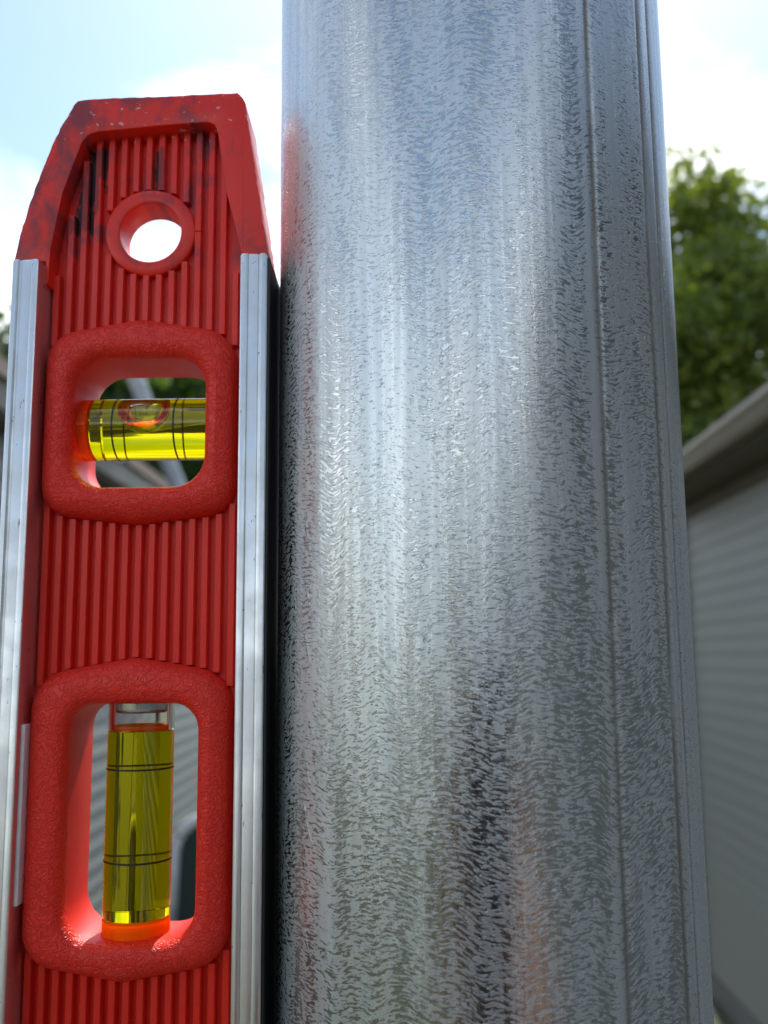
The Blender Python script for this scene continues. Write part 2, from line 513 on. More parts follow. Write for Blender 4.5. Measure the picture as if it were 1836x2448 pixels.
M_slotlight = noisy('pale_slot_light', (0.90, 0.89, 0.86), (0.78, 0.77, 0.75), 0.4, 300, 0.3, 0.0001, metal=0.2)  # pale colour stands in for light showing at the rail's slot

M_sidingR = noisy('grey_vinyl_siding', (0.26, 0.26, 0.24), (0.28, 0.28, 0.26), 0.55, 6, 0.1, 0.001, (0.3, 0.3, 8))
M_sidingL = noisy('pale_vinyl_siding', (0.24, 0.255, 0.245), (0.27, 0.285, 0.275), 0.55, 6, 0.1, 0.001, (0.3, 0.3, 8))
M_gutter = noisy('tan_gutter_metal', (0.15, 0.12, 0.08), (0.18, 0.145, 0.10), 0.45, 5)
M_soffit = noisy('brown_soffit', (0.085, 0.068, 0.04), (0.11, 0.09, 0.055), 0.6, 8)
M_white = noisy('white_trim', (0.70, 0.70, 0.67), (0.78, 0.78, 0.75), 0.45, 9)
M_shingle = noisy('brown_shingle', (0.11, 0.085, 0.065), (0.17, 0.135, 0.11), 0.9, 40, 0.6, 0.004)
M_bark = noisy('tree_bark', (0.07, 0.055, 0.04), (0.13, 0.105, 0.08), 0.9, 12, 0.9, 0.02, (1, 1, 0.25))
M_grass = noisy('lawn_grass', (0.038, 0.048, 0.026), (0.075, 0.085, 0.045), 0.95, 3, 0.8, 0.03)
M_concrete = noisy('concrete_path', (0.15, 0.145, 0.13), (0.20, 0.19, 0.175), 0.85, 9, 0.4, 0.003)
M_sling = noisy('dark_green_sling', (0.012, 0.028, 0.022), (0.02, 0.04, 0.03), 0.7, 60, 0.4, 0.001)
M_postgrey = noisy('grey_painted_post', (0.30, 0.32, 0.34), (0.36, 0.38, 0.40), 0.45, 14)

def leaf_material(name, c1, c2, seed):
    m = bpy.data.materials.new(name); m.use_nodes = True
    t = m.node_tree; p = t.nodes['Principled BSDF']; o = t.nodes['Material Output']
    g = G(m)
    a = g.noise(g.obj(), 1.1, 3.0)
    rnd = g.noise(g.obj(), 14.0, 1.0)
    col = g.mix(g.smooth(g.math('ADD', g.math('MULTIPLY', a, 0.6), g.math('MULTIPLY', rnd, 0.4)), 0.35, 0.65), c1, c2)
    g.l(col, p.inputs['Base Color']); p.inputs['Roughness'].default_value = 0.5
    tr = t.nodes.new('ShaderNodeBsdfTranslucent')
    tc_ = g.mix(0.5, col, tuple(min(1, v * 2.2) for v in (c2[0] * 1.2, c2[1] * 1.3, c2[2] * 0.3)))
    g.l(tc_, tr.inputs[0])
    ms = t.nodes.new('ShaderNodeMixShader'); ms.inputs[0].default_value = 0.45
    g.l(p.outputs[0], ms.inputs[1]); g.l(tr.outputs[0], ms.inputs[2]); g.l(ms.outputs[0], o.inputs[0])
    return m

M_leafA = leaf_material('maple_leaves', (0.05, 0.09, 0.02), (0.16, 0.19, 0.045), 1)
M_leafB = leaf_material('dark_leaves', (0.022, 0.05, 0.012), (0.05, 0.09, 0.02), 2)

# ------------------------------------------------------------------ ground and setting
WALL_AZ = 2.0     # both houses run away from us at this bearing
def ground_sheet():
    bm = bmesh.new()
    n = 40
    ext = 600.0
    def coord(i):
        t = (i / n) * 2 - 1
        return math.copysign(abs(t) ** 3, t) * ext
    vs = [[bm.verts.new((coord(i), coord(j), mnoise.noise(Vector((coord(i) * .3, coord(j) * .3, 0))) * 0.03 - 0.03)) for j in range(n + 1)] for i in range(n + 1)]
    for i in range(n):
        for j in range(n):
            bm.faces.new((vs[i][j], vs[i + 1][j], vs[i + 1][j + 1], vs[i][j + 1]))
    return tag(bm_obj('ground', bm, M_grass, smooth=True), 'lawn between the two houses', None, None, 'structure')
ground_sheet()
p = box('path', (-0.75, 0.85, -9.0, 3.2, -0.05, 0.035), M_concrete, None, 0.01)
tag(p, 'grey concrete path between the houses', None, None, 'structure')

# ------------------------------------------------------------------ houses
def siding(parent, mat_, side, x, y0, y1, z0, z1, lap, proud):
    """clapboards on a wall in the house's local frame; side = -1 faces -x, +1 faces +x"""
    me = None
    z = z0
    k = 0
    while z < z1 - 0.01:
        if me is None:
            bm = bmesh.new()
            a = [(0, 0.0), (proud, 0.0), (proud, 0.006), (0.003, lap), (0, lap)]
            ra = [bm.verts.new((side * q[0], y0, q[1])) for q in a]
            rb = [bm.verts.new((side * q[0], y1, q[1])) for q in a]
            bm.faces.new(ra); bm.faces.new(rb[::-1])
            for i in range(len(a)):
                bm.faces.new((ra[i], ra[(i + 1) % len(a)], rb[(i + 1) % len(a)], rb[i]))
            o = bm_obj('siding_board', bm, mat_, parent)
            me = o.data
        else:
            o = link(bpy.data.objects.new('siding_board', me), parent)
        o.location = (x, 0, z)
        z += lap; k += 1

def roof_courses(parent, name, side, xe, ze, y0, y1, pitch, depth, n):
    """shingle courses climbing away from the eave"""
    run = depth / n
    me = None
    for k in range(n):
        if me is None:
            bm = bmesh.new()
            c, s_ = math.cos(R(pitch)), math.sin(R(pitch))
            L_ = run * 1.25
            pts = [(0, 0), (L_ * c, L_ * s_ - 0.012), (L_ * c - 0.004, L_ * s_ - 0.02), (-0.002, -0.016)]
            ra = [bm.verts.new((side * q[0], y0, q[1])) for q in pts]
            rb = [bm.verts.new((side * q[0], y1, q[1])) for q in pts]
            bm.faces.new(ra); bm.faces.new(rb[::-1])
            for i in range(4):
                bm.faces.new((ra[i], ra[(i + 1) % 4], rb[(i + 1) % 4], rb[i]))
            o = bm_obj(name, bm, M_shingle, parent); me = o.data
        else:
            o = link(bpy.data.objects.new(name, me), parent)
        o.location = (xe + side * run * k * math.cos(R(pitch)), 0, ze + run * k * math.sin(R(pitch)))

# right house: faces -x
XW, XG, EAVE = 1.50, 1.27, CAMZ + 0.912
hr = empty('house', (0.0, 0.0, 0.0), -R(WALL_AZ))
tag(hr, 'grey vinyl sided house with tan gutter and brown soffit right of the pipe', 'house')
FAR = 5.45
bm = bmesh.new(); add_box(bm, XW, XW + 7.0, -6.0, FAR, 0.0, EAVE - 0.09); bm_obj('wall', bm, M_sidingR, hr)
box('foundation', (XW - 0.012, XW + 6.9, -5.9, FAR - 0.02, -0.2, 0.10), M_concrete, hr)
siding(hr, M_sidingR, -1, XW - 0.001, -6.0, FAR - 0.06, 0.11, EAVE - 0.17, 0.0776, 0.0075)
box('corner_board', (XW - 0.025, XW + 0.06, FAR - 0.06, FAR + 0.02, 0.1, EAVE - 0.10), M_gutter, hr, 0.003)
box('soffit', (XG + 0.02, XW + 0.01, -6.2, FAR + 0.2, EAVE - 0.115, EAVE - 0.10), M_soffit, hr)
box('frieze_board', (XW - 0.035, XW - 0.002, -6.0, FAR, EAVE - 0.185, EAVE - 0.118), M_soffit, hr, 0.003)
bm = bmesh.new()
prof = [(0, 0), (-0.012, -0.004), (-0.014, -0.028), (-0.004, -0.045), (0.006, -0.075), (0.016, -0.095), (0.07, -0.095), (0.07, -0.06), (0.02, -0.055), (0.008, -0.03), (0.006, 0)]
ra = [bm.verts.new((XG - 0.05 + x, -6.25, EAVE + z)) for x, z in prof]
rb = [bm.verts.new((XG - 0.05 + x, FAR + 0.25, EAVE + z)) for x, z in prof]
bm.faces.new(ra); bm.faces.new(rb[::-1])
for i in range(len(prof)):
    bm.faces.new((ra[i], ra[(i + 1) % len(prof)], rb[(i + 1) % len(prof)], rb[i]))
bm_obj('gutter', bm, M_gutter, hr)
box('fascia_board', (XG + 0.022, XG + 0.045, -6.2, FAR + 0.2, EAVE - 0.098, EAVE + 0.0), M_gutter, hr)
roof_courses(hr, 'shingle_course', 1, XG - 0.0, EAVE + 0.012, -6.25, FAR + 0.25, 20, 4.0, 26)

# left house: faces +x
XL, XLG, EL = -1.75, -1.60, CAMZ + 1.06
hl = empty('house', (0.06, 0.0, 0.0), -R(0.8))
tag(hl, 'pale sided house with brown shingle roof, seen through the vial windows', 'house')
bm = bmesh.new(); add_box(bm, XL - 6.0, XL, 2.3, 9.2, 0.0, EL - 0.09); bm_obj('wall', bm, M_sidingL, hl)
box('foundation', (XL - 5.9, XL + 0.012, 2.4, 9.1, -0.2, 0.10), M_concrete, hl)
siding(hl, M_sidingL, 1, XL + 0.001, 2.3, 9.1, 0.11, EL - 0.17, 0.10, 0.016)
box('corner_board', (XL - 0.06, XL + 0.025, 9.1, 9.22, 0.1, EL - 0.10), M_white, hl, 0.003)
box('soffit', (XL - 0.01, XLG - 0.02, 2.1, 9.4, EL - 0.115, EL - 0.10), M_soffit, hl)
box('fascia_board', (XLG - 0.03, XLG, 2.1, 9.4, EL - 0.10, EL + 0.03), M_gutter, hl, 0.003)
roof_courses(hl, 'shingle_course', -1, XLG + 0.02, EL + 0.035, 2.05, 9.45, 40, 1.0, 8)

# ------------------------------------------------------------------ trees
def crown(name, parent, mat_, centre, rad, n, leaf, seed, shape=0.0, lumps=26):
    rnd = random.Random(seed)
    cl = []
    for i in range(lumps):
        while True:
            d = Vector((rnd.uniform(-1, 1), rnd.uniform(-1, 1), rnd.uniform(-1, 1)))
            if 0.15 < d.length <= 1: break
        k = 1.0 - shape * max(0, d.z)
        cl.append((Vector((d.x * rad[0] * k, d.y * rad[1] * k, d.z * rad[2])) + Vector(centre), rnd.uniform(0.20, 0.40) * min(rad)))
    verts = []; faces = []
    for i in range(n):
        c, r_ = cl[int(rnd.random() ** 1.0 * lumps)]
        d = Vector((rnd.gauss(0, 1), rnd.gauss(0, 1), rnd.gauss(0, 0.8)))
        d.normalize()
        p = c + d * r_ * (rnd.random() ** 0.4)
        a = Vector((rnd.uniform(-1, 1), rnd.uniform(-1, 1), rnd.uniform(-0.6, 0.6))).normalized()
        b = a.cross(Vector((rnd.uniform(-1, 1), rnd.uniform(-1, 1), rnd.uniform(0.1, 1)))).normalized()
        s_ = leaf * rnd.uniform(0.6, 1.35)
        k = len(verts)
        verts += [p - a * s_, p + b * s_ * 0.55, p + a * s_, p - b * s_ * 0.55]
        faces.append((k, k + 1, k + 2, k + 3))
    me = bpy.data.meshes.new(name)
    me.from_pydata(verts, [], faces)
    me.materials.append(mat_)
    return link(bpy.data.objects.new(name, me), parent), cl

def tree(label, cat, loc, h, rad, mat_, n, leaf, seed, shape=0.5, lumps=26, group=None, name='tree'):
    t = empty(name, loc)
    tag(t, label, cat, group)
    cz = h - rad[2]
    o, cl = crown('crown', t, mat_, (0, 0, cz), rad, n, leaf, seed, shape, lumps)
    o['kind'] = 'thing'
    bm = bmesh.new()
    rnd = random.Random(seed + 5)
    tube(bm, [(0, 0, -0.1), (0.03, 0.02, h * 0.2), (-0.05, 0.04, h * 0.45), (0.02, 0, h * 0.7), (0, 0, h * 0.93)], [h * .022, h * .017, h * .013, h * .008, h * .002], 10)
    bm_obj('trunk', bm, M_bark, t, True)
    bm = bmesh.new()
    for c, r_ in cl[:lumps]:
        z0 = max(h * 0.18, min(c.z - rad[2] * .35, h * .85))
        mid = Vector((c.x * .45, c.y * .45, (z0 + c.z) / 2 - .05))
        tube(bm, [(0, 0, z0), mid, c], [h * .006, h * .004, h * .0015], 6)
    bm_obj('limbs', bm, M_bark, t, True)
    return t

tree('tall sunlit leafy tree rising behind the gutter of the right house', 'tree', (4.75, 13.6, 0), 8.75, (2.5, 2.4, 3.9), M_leafA, 42000, 0.09, 12, 0.55, 60)
tree('leafy green tree seen through the horizontal vial window right of the slanted post', 'tree', (-2.7, 13.5, 0), 6.6, (1.9, 1.9, 2.9), M_leafB, 26000, 0.09, 23, 0.3, 34)
tree('dark shrubby tree beyond the left house, behind and left of the slanted post', 'tree', (-4.3, 12.6, 0), 6.5, (2.2, 1.7, 3.0), M_leafB, 20000, 0.09, 31, 0.3, 30)
tree('shorter dark tree filling the gap low behind the tall sunlit tree, above the gutter', 'tree', (5.4, 16.5, 0), 7.4, (2.6, 1.8, 3.0), M_leafB, 22000, 0.10, 41, 0.2, 34)
hd = empty('hedge', (3.1, 9.5, 0))
tag(hd, 'dark hedge between the steel pipe and the far corner of the grey house', 'hedge')
o, cl = crown('foliage', hd, M_leafB, (0, 0, 1.35), (2.2, 0.8, 1.5), 22000, 0.06, 91, 0, 60)
bm = bmesh.new()
for c, r_ in cl: tube(bm, [(c.x * .9, c.y * .5, -0.05), c], [0.02, 0.006], 5)
bm_obj('stems', bm, M_bark, hd, True)
o, cl = crown('treeline', None, M_leafB, (0, -22, 2.6), (16, 2.5, 3.4), 26000, 0.17, 52, 0.2, 150)
tag(o, 'far line of trees behind the photographer, only a dark band in the reflections', None, None, 'stuff')

# slanted grey post behind the horizontal vial
def place(px, py, y):      # image point at distance y -> world (used to read positions off the view)
    v = fw * 2303.0 + cr * (px - 918) - cu * (py - 1224)
    return Vector((0, 0, CAMZ)) + v * (y / v.y)
a = place(329, 918, 5.6); b = place(424, 1158, 5.6)
d = (b - a).normalized()
top = a - d * 0.55; k = (top.z - 0.0) / -d.z
foot = top + d * k
bm = bmesh.new(); tube(bm, [top, foot], 0.048, 16)
post = empty('slanted_post', foot)
tag(post, 'slanted grey metal post seen through the horizontal vial window', 'post')
o = bm_obj('pole_shaft', bm, M_postgrey, post, False, 40); o.matrix_parent_inverse = Matrix.Translation(-foot)
bm = bmesh.new(); add_box(bm, -0.09, 0.09, -0.09, 0.09, -0.03, 0.02, 0.004)
bm_obj('base_plate', bm, M_postgrey, post)

# patio chair behind the vertical vial
def chair():
    Y = 4.5
    tl = place(404, 1965, Y)
    t = empty('patio_chair', (tl.x + 0.30, Y, 0.0))
    tag(t, 'patio chair with rounded white tube frame and dark green sling', 'chair')
    Wd, H = 0.29, tl.z
    bm = bmesh.new()
    pts = [(-Wd, 0.0, 0.42)]
    rr = 0.15
    for k in range(9):
        a_ = math.pi - (math.pi / 2) * k / 8
        pts.append((-Wd + rr + rr * math.cos(a_), 0.09 * (H - rr - .42 + rr * math.sin(a_)) / .5, H - rr + rr * math.sin(a_)))
    pts += [(-x, y, z) for x, y, z in pts[::-1]]
    tube(bm, pts, 0.028, 10)
    bm_obj('back_frame', bm, M_white, t, True)
    poly = [(x * 0.93, z - 0.02) for x, y, z in pts]
    bm = bmesh.new()
    fr = [bm.verts.new((x * .93, y - .004, z - .02)) for x, y, z in pts]
    bk = [bm.verts.new((x * .93, y + .004, z - .02)) for x, y, z in pts]
    bm.faces.new(fr); bm.faces.new(bk[::-1])
    for i in range(len(fr)): bm.faces.new((fr[i], fr[(i + 1) % len(fr)], bk[(i + 1) % len(fr)], bk[i]))
    bm_obj('back_sling', bm, M_sling, t)
    bm = bmesh.new(); add_box(bm, -Wd * .95, Wd * .95, -0.5, -0.01, 0.405, 0.425, 0.006); bm_obj('seat', bm, M_sling, t)
    for s_ in (-1, 1):
        for y_ in (-0.48, 0.02):
            bm = bmesh.new(); tube(bm, [(s_ * Wd, y_, 0.60 if y_ < 0 else 0.42), (s_ * (Wd + .01), y_ * 1.05, 0.035)], 0.016, 8); bm_obj('leg', bm, M_white, t, True)
        bm = bmesh.new(); tube(bm, [(s_ * Wd, -0.49, 0.60), (s_ * Wd, -0.25, 0.63), (s_ * Wd, 0.045, 0.62)], 0.018, 8); bm_obj('armrest', bm, M_white, t, True)
chair()

# ------------------------------------------------------------------ the steel pipe
PX, PY, PR = 0.017204, 0.175459, 0.0364
def pipe():
    root = empty('steel_pipe', (PX, PY, 0.0))
    tag(root, 'galvanised steel pipe with mottled zinc coating standing right of the red level', 'pipe')
    z0, z1 = -0.05, 2.35
    A = []
    a = -180.0
    while a < 180.0:
        A.append(a)
        fine_ = any(abs(a - s_) < 4 for s_ in (26.5, 48.2, 55))
        a += 0.25 if fine_ else 1.5
    zs = [z0, 1.0, 1.3, 1.5, 1.6] + [1.62 + 0.004 * k for k in range(70)] + [1.95, 2.1, z1]
    def rad(adeg, z):
        r = PR
        wob = mnoise.noise(Vector((z * 40, 3, 0))) * 0.25
        # first weld seam: a step down then a fine groove
        d = adeg - 26.7 - wob * 0.4
        r -= 0.00022 * math.exp(-(d / 1.1) ** 2)
        r += 0.00005 * math.exp(-((d + 1.4) / 0.8) ** 2)
        d = adeg - 48.2 - wob * 0.3
        r -= 0.00026 * math.exp(-(d / 1.3) ** 2)
        r += 0.00006 * math.exp(-((d + 1.8) / 1.0) ** 2)
        d = adeg - 55.0
        r -= 0.00022 * math.exp(-(d / 1.0) ** 2)
        # slightly out of round, rolled flats
        r += 0.00010 * math.sin(R(adeg) * 5 + 1) + 0.00006 * math.sin(R(adeg) * 11)
        r += 0.00003 * mnoise.noise(Vector((adeg * .12, z * 30, 0)))
        return r
    verts, uvs = [], []
    nA = len(A)
    for z in zs:
        for a in A:
            r = rad(a, z)
            verts.append((r * math.sin(R(a)), -r * math.cos(R(a)), z))
    faces = []
    for j in range(len(zs) - 1):
        for i in range(nA):
            i2 = (i + 1) % nA
            faces.append((j * nA + i, j * nA + i2, (j + 1) * nA + i2, (j + 1) * nA + i))
    me = bpy.data.meshes.new('tube')
    me.from_pydata(verts, [], faces)
    uv = me.uv_layers.new(name='surface')
    for poly in me.polygons:
        i = poly.index % nA
        for li in poly.loop_indices:
            vi = me.loops[li].vertex_index
            ii = vi % nA; j = vi // nA
            a = A[ii]
            if i == nA - 1 and ii == 0: a = 180.0
            uv.data[li].uv = (R(a) * PR * 1000, (zs[j] - CAMZ) * 1000)
    me.polygons.foreach_set('use_smooth', [True] * len(me.polygons))
    me.materials.append(M_zinc)
    link(bpy.data.objects.new('tube', me), root)
    # domed cap on top, above the picture
    bm = bmesh.new()
    rings = []
    for k, (r_, z_) in enumerate(((0.0385, -0.03), (0.0385, 0.004), (0.036, 0.014), (0.026, 0.024), (0.012, 0.029))):
        rings.append([bm.verts.new((r_ * math.cos(2 * math.pi * i / 48), r_ * math.sin(2 * math.pi * i / 48), z1 + z_)) for i in range(48)])
    for a_, b_ in zip(rings, rings[1:]):
        for i in range(48): bm.faces.new((a_[i], a_[(i + 1) % 48], b_[(i + 1) % 48], b_[i]))
    bm.faces.new(rings[-1])
    bm_obj('cap', bm, M_alu, root, True)
    bm = bmesh.new()
    bmesh.ops.create_cone(bm, cap_ends=True, segments=40, radius1=0.15, radius2=0.13, depth=0.12)
    o = bm_obj('footing', bm, M_concrete, root, False, 40); o.location = (0, 0, 0.0)
pipe()

# ------------------------------------------------------------------ the level (local frame in millimetres / 1000)
LV = empty('torpedo_level', (-0.01965, 0.16054, CAMZ), -R(1.0))
tag(LV, 'red torpedo spirit level with aluminium rails and two yellow vials, held upright against the pipe', 'spirit level')
mm = 0.001
T = 20.0            # body thickness
WY0, WY1 = 8.1, 12.0  # the web
BOT = -130.0

def P2(poly): return [(x * mm, z * mm) for x, z in poly]

# web plate with openings
ring1_out = round_poly([(-40.6, 24.8, 5.5), (-23.6, 22.8, 4), (-6.5, 24.8, 5.5), (-6.5, 57.2, 6.5), (-23.4, 60.0, 5), (-40.6, 57.2, 6.5)])
ring1_in = round_poly([(-34.8, 29.3, 5.4), (-11.8, 29.3, 5.4), (-11.8, 52.4, 5.4), (-34.8, 52.4, 5.4)])
ring2_out = round_poly([(-40.7, -49.6, 6.5), (-23.8, -52.6, 4), (-6.5, -49.6, 6.5), (-6.5, -3.0, 7), (-23.2, -0.1, 5), (-40.7, -3.0, 7)])
ring2_in = round_poly([(-33.5, -45.9, 5.2), (-12.0, -45.9, 5.2), (-12.0, -7.9, 4.4), (-33.5, -7.9, 4.4)])
hole_c = (-22.9, 77.0)

def web():
    outer = [(-40.9, BOT + 4), (-4.9, BOT + 4), (-4.9, 72.0), (-8.0, 98.6), (-36.5, 98.6), (-42.0, 84.0), (-40.9, 72.0)]
    h1 = inset(resample(ring1_in, 60, (-23.3, 41)), -1.0)
    h2 = inset(resample(ring2_in, 60, (-22.8, -26)), -1.0)
    h3 = [(hole_c[0] + 6.6 * math.cos(2 * math.pi * k / 40), hole_c[1] + 6.6 * math.sin(2 * math.pi * k / 40)) for k in range(40)]
    loops = [outer, h1, h2, h3]
    tri = tessellate_polygon([[Vector((x, z, 0)) for x, z in lp] for lp in loops])
    flat = [p_ for lp in loops for p_ in lp]
    n = len(flat)
    verts = [(x * mm, WY0 * mm, z * mm) for x, z in flat] + [(x * mm, WY1 * mm, z * mm) for x, z in flat]
    faces = [t for t in tri] + [(t[2] + n, t[1] + n, t[0] + n) for t in tri]
    k = 0
    for lp in loops:
        for i in range(len(lp)):
            j = (i + 1) % len(lp)
            faces.append((k + i, k + j, k + j + n, k + i + n))
        k += len(lp)
    w = mesh_obj('web', verts, faces, M_red, LV)
    return w
WEB = web()

def inside(poly, x, z):
    c = False
    for i in range(len(poly)):
        x0, z0 = poly[i - 1]; x1, z1 = poly[i]
        if (z0 > z) != (z1 > z) and x < (x1 - x0) * (z - z0) / (z1 - z0) + x0: c = not c
    return c
frame_in = round_poly([(-40.3, 70.0, 0), (-5.4, 70.0, 0), (-9.1, 97.9, 1.0), (-34.4, 96.6, 1.0)])
def rib(x, z0, z1, slant0=0, slant1=0):
    w, top = 0.60, WY0 - 1.8
    pts = [(-w - .08, WY0 + .05), (-w, top + .18), (-w + .12, top), (w - .12, top), (w, top + .18), (w + .08, WY0 + .05)]
    bm = bmesh.new()
    a_ = [bm.verts.new(((x + q[0]) * mm, q[1] * mm, (z0 + slant0 * q[0]) * mm)) for q in pts]
    b_ = [bm.verts.new(((x + q[0]) * mm, q[1] * mm, (z1 + slant1 * q[0]) * mm)) for q in pts]
    bm.faces.new(a_); bm.faces.new(b_[::-1])
    for i in range(len(pts)): bm.faces.new((a_[i], b_[i], b_[(i + 1) % len(pts)], a_[(i + 1) % len(pts)]))
    bm_obj('rib', bm, M_red, WEB)
for i in range(-1, 14):
    x = -37.45 + 2.335 * i
    if i in (-1, 13):
        wall_z = 69.0
    else:
        wall_z = 200
    zs_free = []
    z = BOT + 8; on = None
    while z < 98.2:
        def hit(xx):
            if inside(ring1_out, xx, z) or inside(ring2_out, xx, z): return True
            if (xx - hole_c[0]) ** 2 + (z - hole_c[1]) ** 2 < 8.3 ** 2: return True
            if z > 72 and not inside(frame_in, xx, z): return True
            return z > wall_z
        free = not (hit(x) or hit(x - .5) or hit(x + .5))
        if free and on is None: on = z
        if not free and on is not None:
            if z - on > 1.2: zs_free.append((on, z - .1))
            on = None
        z += 0.1
    for a, b in zs_free: rib(x, a, b)
# flat margins of the web beside the ribs
for x0, x1 in ((-40.85, -39.6), (-6.3, -4.95)):
    if x0 < -30:
        box('web_margin', (x0 * mm, x1 * mm, (WY0 - .9) * mm, (WY0 + .02) * mm, (BOT + 6) * mm, 66 * mm), M_red, WEB, 0.0002)
    else:
        box('web_margin', (x0 * mm, x1 * mm, (WY0 - .9) * mm, (WY0 + .02) * mm, (BOT + 6) * mm, 66 * mm), M_red, WEB, 0.0002)

def ring_part(name, outer, inner, centre, prof, n, mat_, wob=0.0):
    """prof: (k, d, y): k 0 measures d inwards from the outer loop, k 1 outwards from the inner loop"""
    lo = resample(outer, n, centre); li = resample(inner, n, centre)
    rows = []
    for k, d, y in prof:
        lp = inset(lo, d) if k == 0 else inset(li, -d)
        rows.append([(x, y, z) for x, z in lp])
    verts = [(x * mm, y * mm, z * mm) for row in rows for x, y, z in row]
    faces = []
    m = len(rows)
    for j in range(m):
        j2 = (j + 1) % m
        for i in range(n):
            i2 = (i + 1) % n
            faces.append((j * n + i, j * n + i2, j2 * n + i2, j2 * n + i))
    return mesh_obj(name, verts, faces, mat_, LV, False, 50)
PROF = [(0, 0.0, 7.5), (0, 0.15, 5.2), (0, 0.5, 4.2), (0, 1.1, 3.3), (0, 2.0, 2.6), (0, 3.0, 2.3),
        (1, 2.3, 2.25), (1, 1.3, 2.5), (1, 0.6, 3.1), (1, 0.15, 4.2), (1, 0.0, 5.4), (1, 0.0, 16.6), (1, 0.3, 17.6), (1, 1.2, 18.2),
        (0, 2.5, 18.2), (0, 1.2, 17.4), (0, 0.4, 16.0), (0, 0.0, 12.5)]
f1 = ring_part('vial_frame', ring1_out, ring1_in, (-23.4, 41), PROF, 160, M_redgrain)
f1['label'] = 'grained red frame round the horizontal vial'
f2 = ring_part('vial_frame', ring2_out, ring2_in, (-23.0, -26), PROF, 180, M_redgrain)
f2['label'] = 'grained red frame round the vertical vial'
circ = lambda r: [(hole_c[0] + r * math.cos(2 * math.pi * k / 72), hole_c[1] + r * math.sin(2 * math.pi * k / 72)) for k in range(72)]
ring_part('hang_hole_collar', circ(8.3), circ(5.65), hole_c, [(0, 0, 7.5), (0, 0.0, 6.6), (0, 0.25, 6.35), (1, 0.3, 6.35), (1, 0.05, 6.5), (1, 0, 6.8), (1, 0, 13.2), (1, .3, 13.5), (0, .3, 13.5), (0, 0, 13.2)], 96, M_red)

# end frame: worn red tip
def end_frame():
    rnd = random.Random(4)
    outer = [(-45.4, 69.65), (-44.6, 74.1), (-43.3, 79.4), (-42.1, 83.7), (-41.0, 87.0), (-39.6, 91.2), (-37.9, 95.1), (-35.9, 98.9), (-35.2, 99.7), (-33.8, 100.0), (-20, 100.3), (-6.1, 100.7), (-5.5, 100.2), (-4.8, 98.7), (-0.45, 69.75)]
    fine_ = []
    for i in range(len(outer) - 1):
        a_, b_ = Vector(outer[i]), Vector(outer[i + 1])
        m = max(1, int((b_ - a_).length / 0.8))
        for k in range(m):
            p_ = a_.lerp(b_, k / m)
            if i > 0: p_ += Vector((rnd.uniform(-.09, .09), rnd.uniform(-.07, .07)))
            fine_.append((p_.x, p_.y))
    fine_.append(outer[-1])
    inner = [(-5.0, 69.75), (-5.0, 65.6), (-5.5, 65.6), (-5.6, 71.0), (-7.9, 81.5), (-9.0, 88.4), (-9.7, 93.4), (-10.3, 94.6), (-11.5, 95.1), (-20, 94.6), (-31.6, 93.6), (-33.0, 93.1), (-34.2, 91.6), (-37.3, 82.0), (-40.1, 72.0), (-40.2, 65.4), (-40.85, 65.4), (-40.85, 69.65)]
    poly = fine_ + inner
    # the face lies 3 mm behind the rails' faces, the back 3 mm in front of their backs
    poly = [((x - 19.65) * 1.0185 + 19.65, z * 1.0185) if z > 72 or -5 < x or x < -45 else (x, z * 1.012) for x, z in poly]
    F0, F1 = 3.5, T - 3.5
    # front and back caps by tessellation, side walls, small worn bevel by an inner row
    n = len(poly)
    tri = tessellate_polygon([[Vector((x, z, 0)) for x, z in poly]])
    verts = [(x * mm, F0 * mm, z * mm) for x, z in poly] + [(x * mm, F1 * mm, z * mm) for x, z in poly]
    bm = bmesh.new()
    vs = [bm.verts.new(v) for v in verts]
    for t in tri:
        bm.faces.new([vs[i] for i in t]); bm.faces.new([vs[i + n] for i in reversed(t)])
    side = []
    for i in range(n):
        side.append(bm.faces.new((vs[i], vs[i + n], vs[(i + 1) % n + n], vs[(i + 1) % n])))
    bmesh.ops.recalc_face_normals(bm, faces=bm.faces)
    bmesh.ops.dissolve_limit(bm, angle_limit=R(1), verts=bm.verts, edges=bm.edges)
    rim = [e for e in bm.edges if len(e.link_faces) == 2 and e.calc_face_angle(0) > R(60) and abs(e.verts[0].co.y - e.verts[1].co.y) < 1e-6]
    bmesh.ops.bevel(bm, geom=rim, offset=0.00028, segments=2, affect='EDGES', profile=0.6)
    return bm_obj('end_cap', bm, M_red, LV, False, 35)
end_frame()['label'] = 'scuffed red plastic end cap with dark stains'
# lower end cap, below the picture
bm = prism(P2([(-45.4, BOT + 8), (-40.9, BOT + 8), (-40.9, BOT + 4), (-5, BOT + 4), (-5, BOT + 8), (-0.45, BOT + 8), (-3, BOT - 2), (-42, BOT - 2)]), 0, T * mm)
bm_obj('end_cap', bm, M_red, LV)

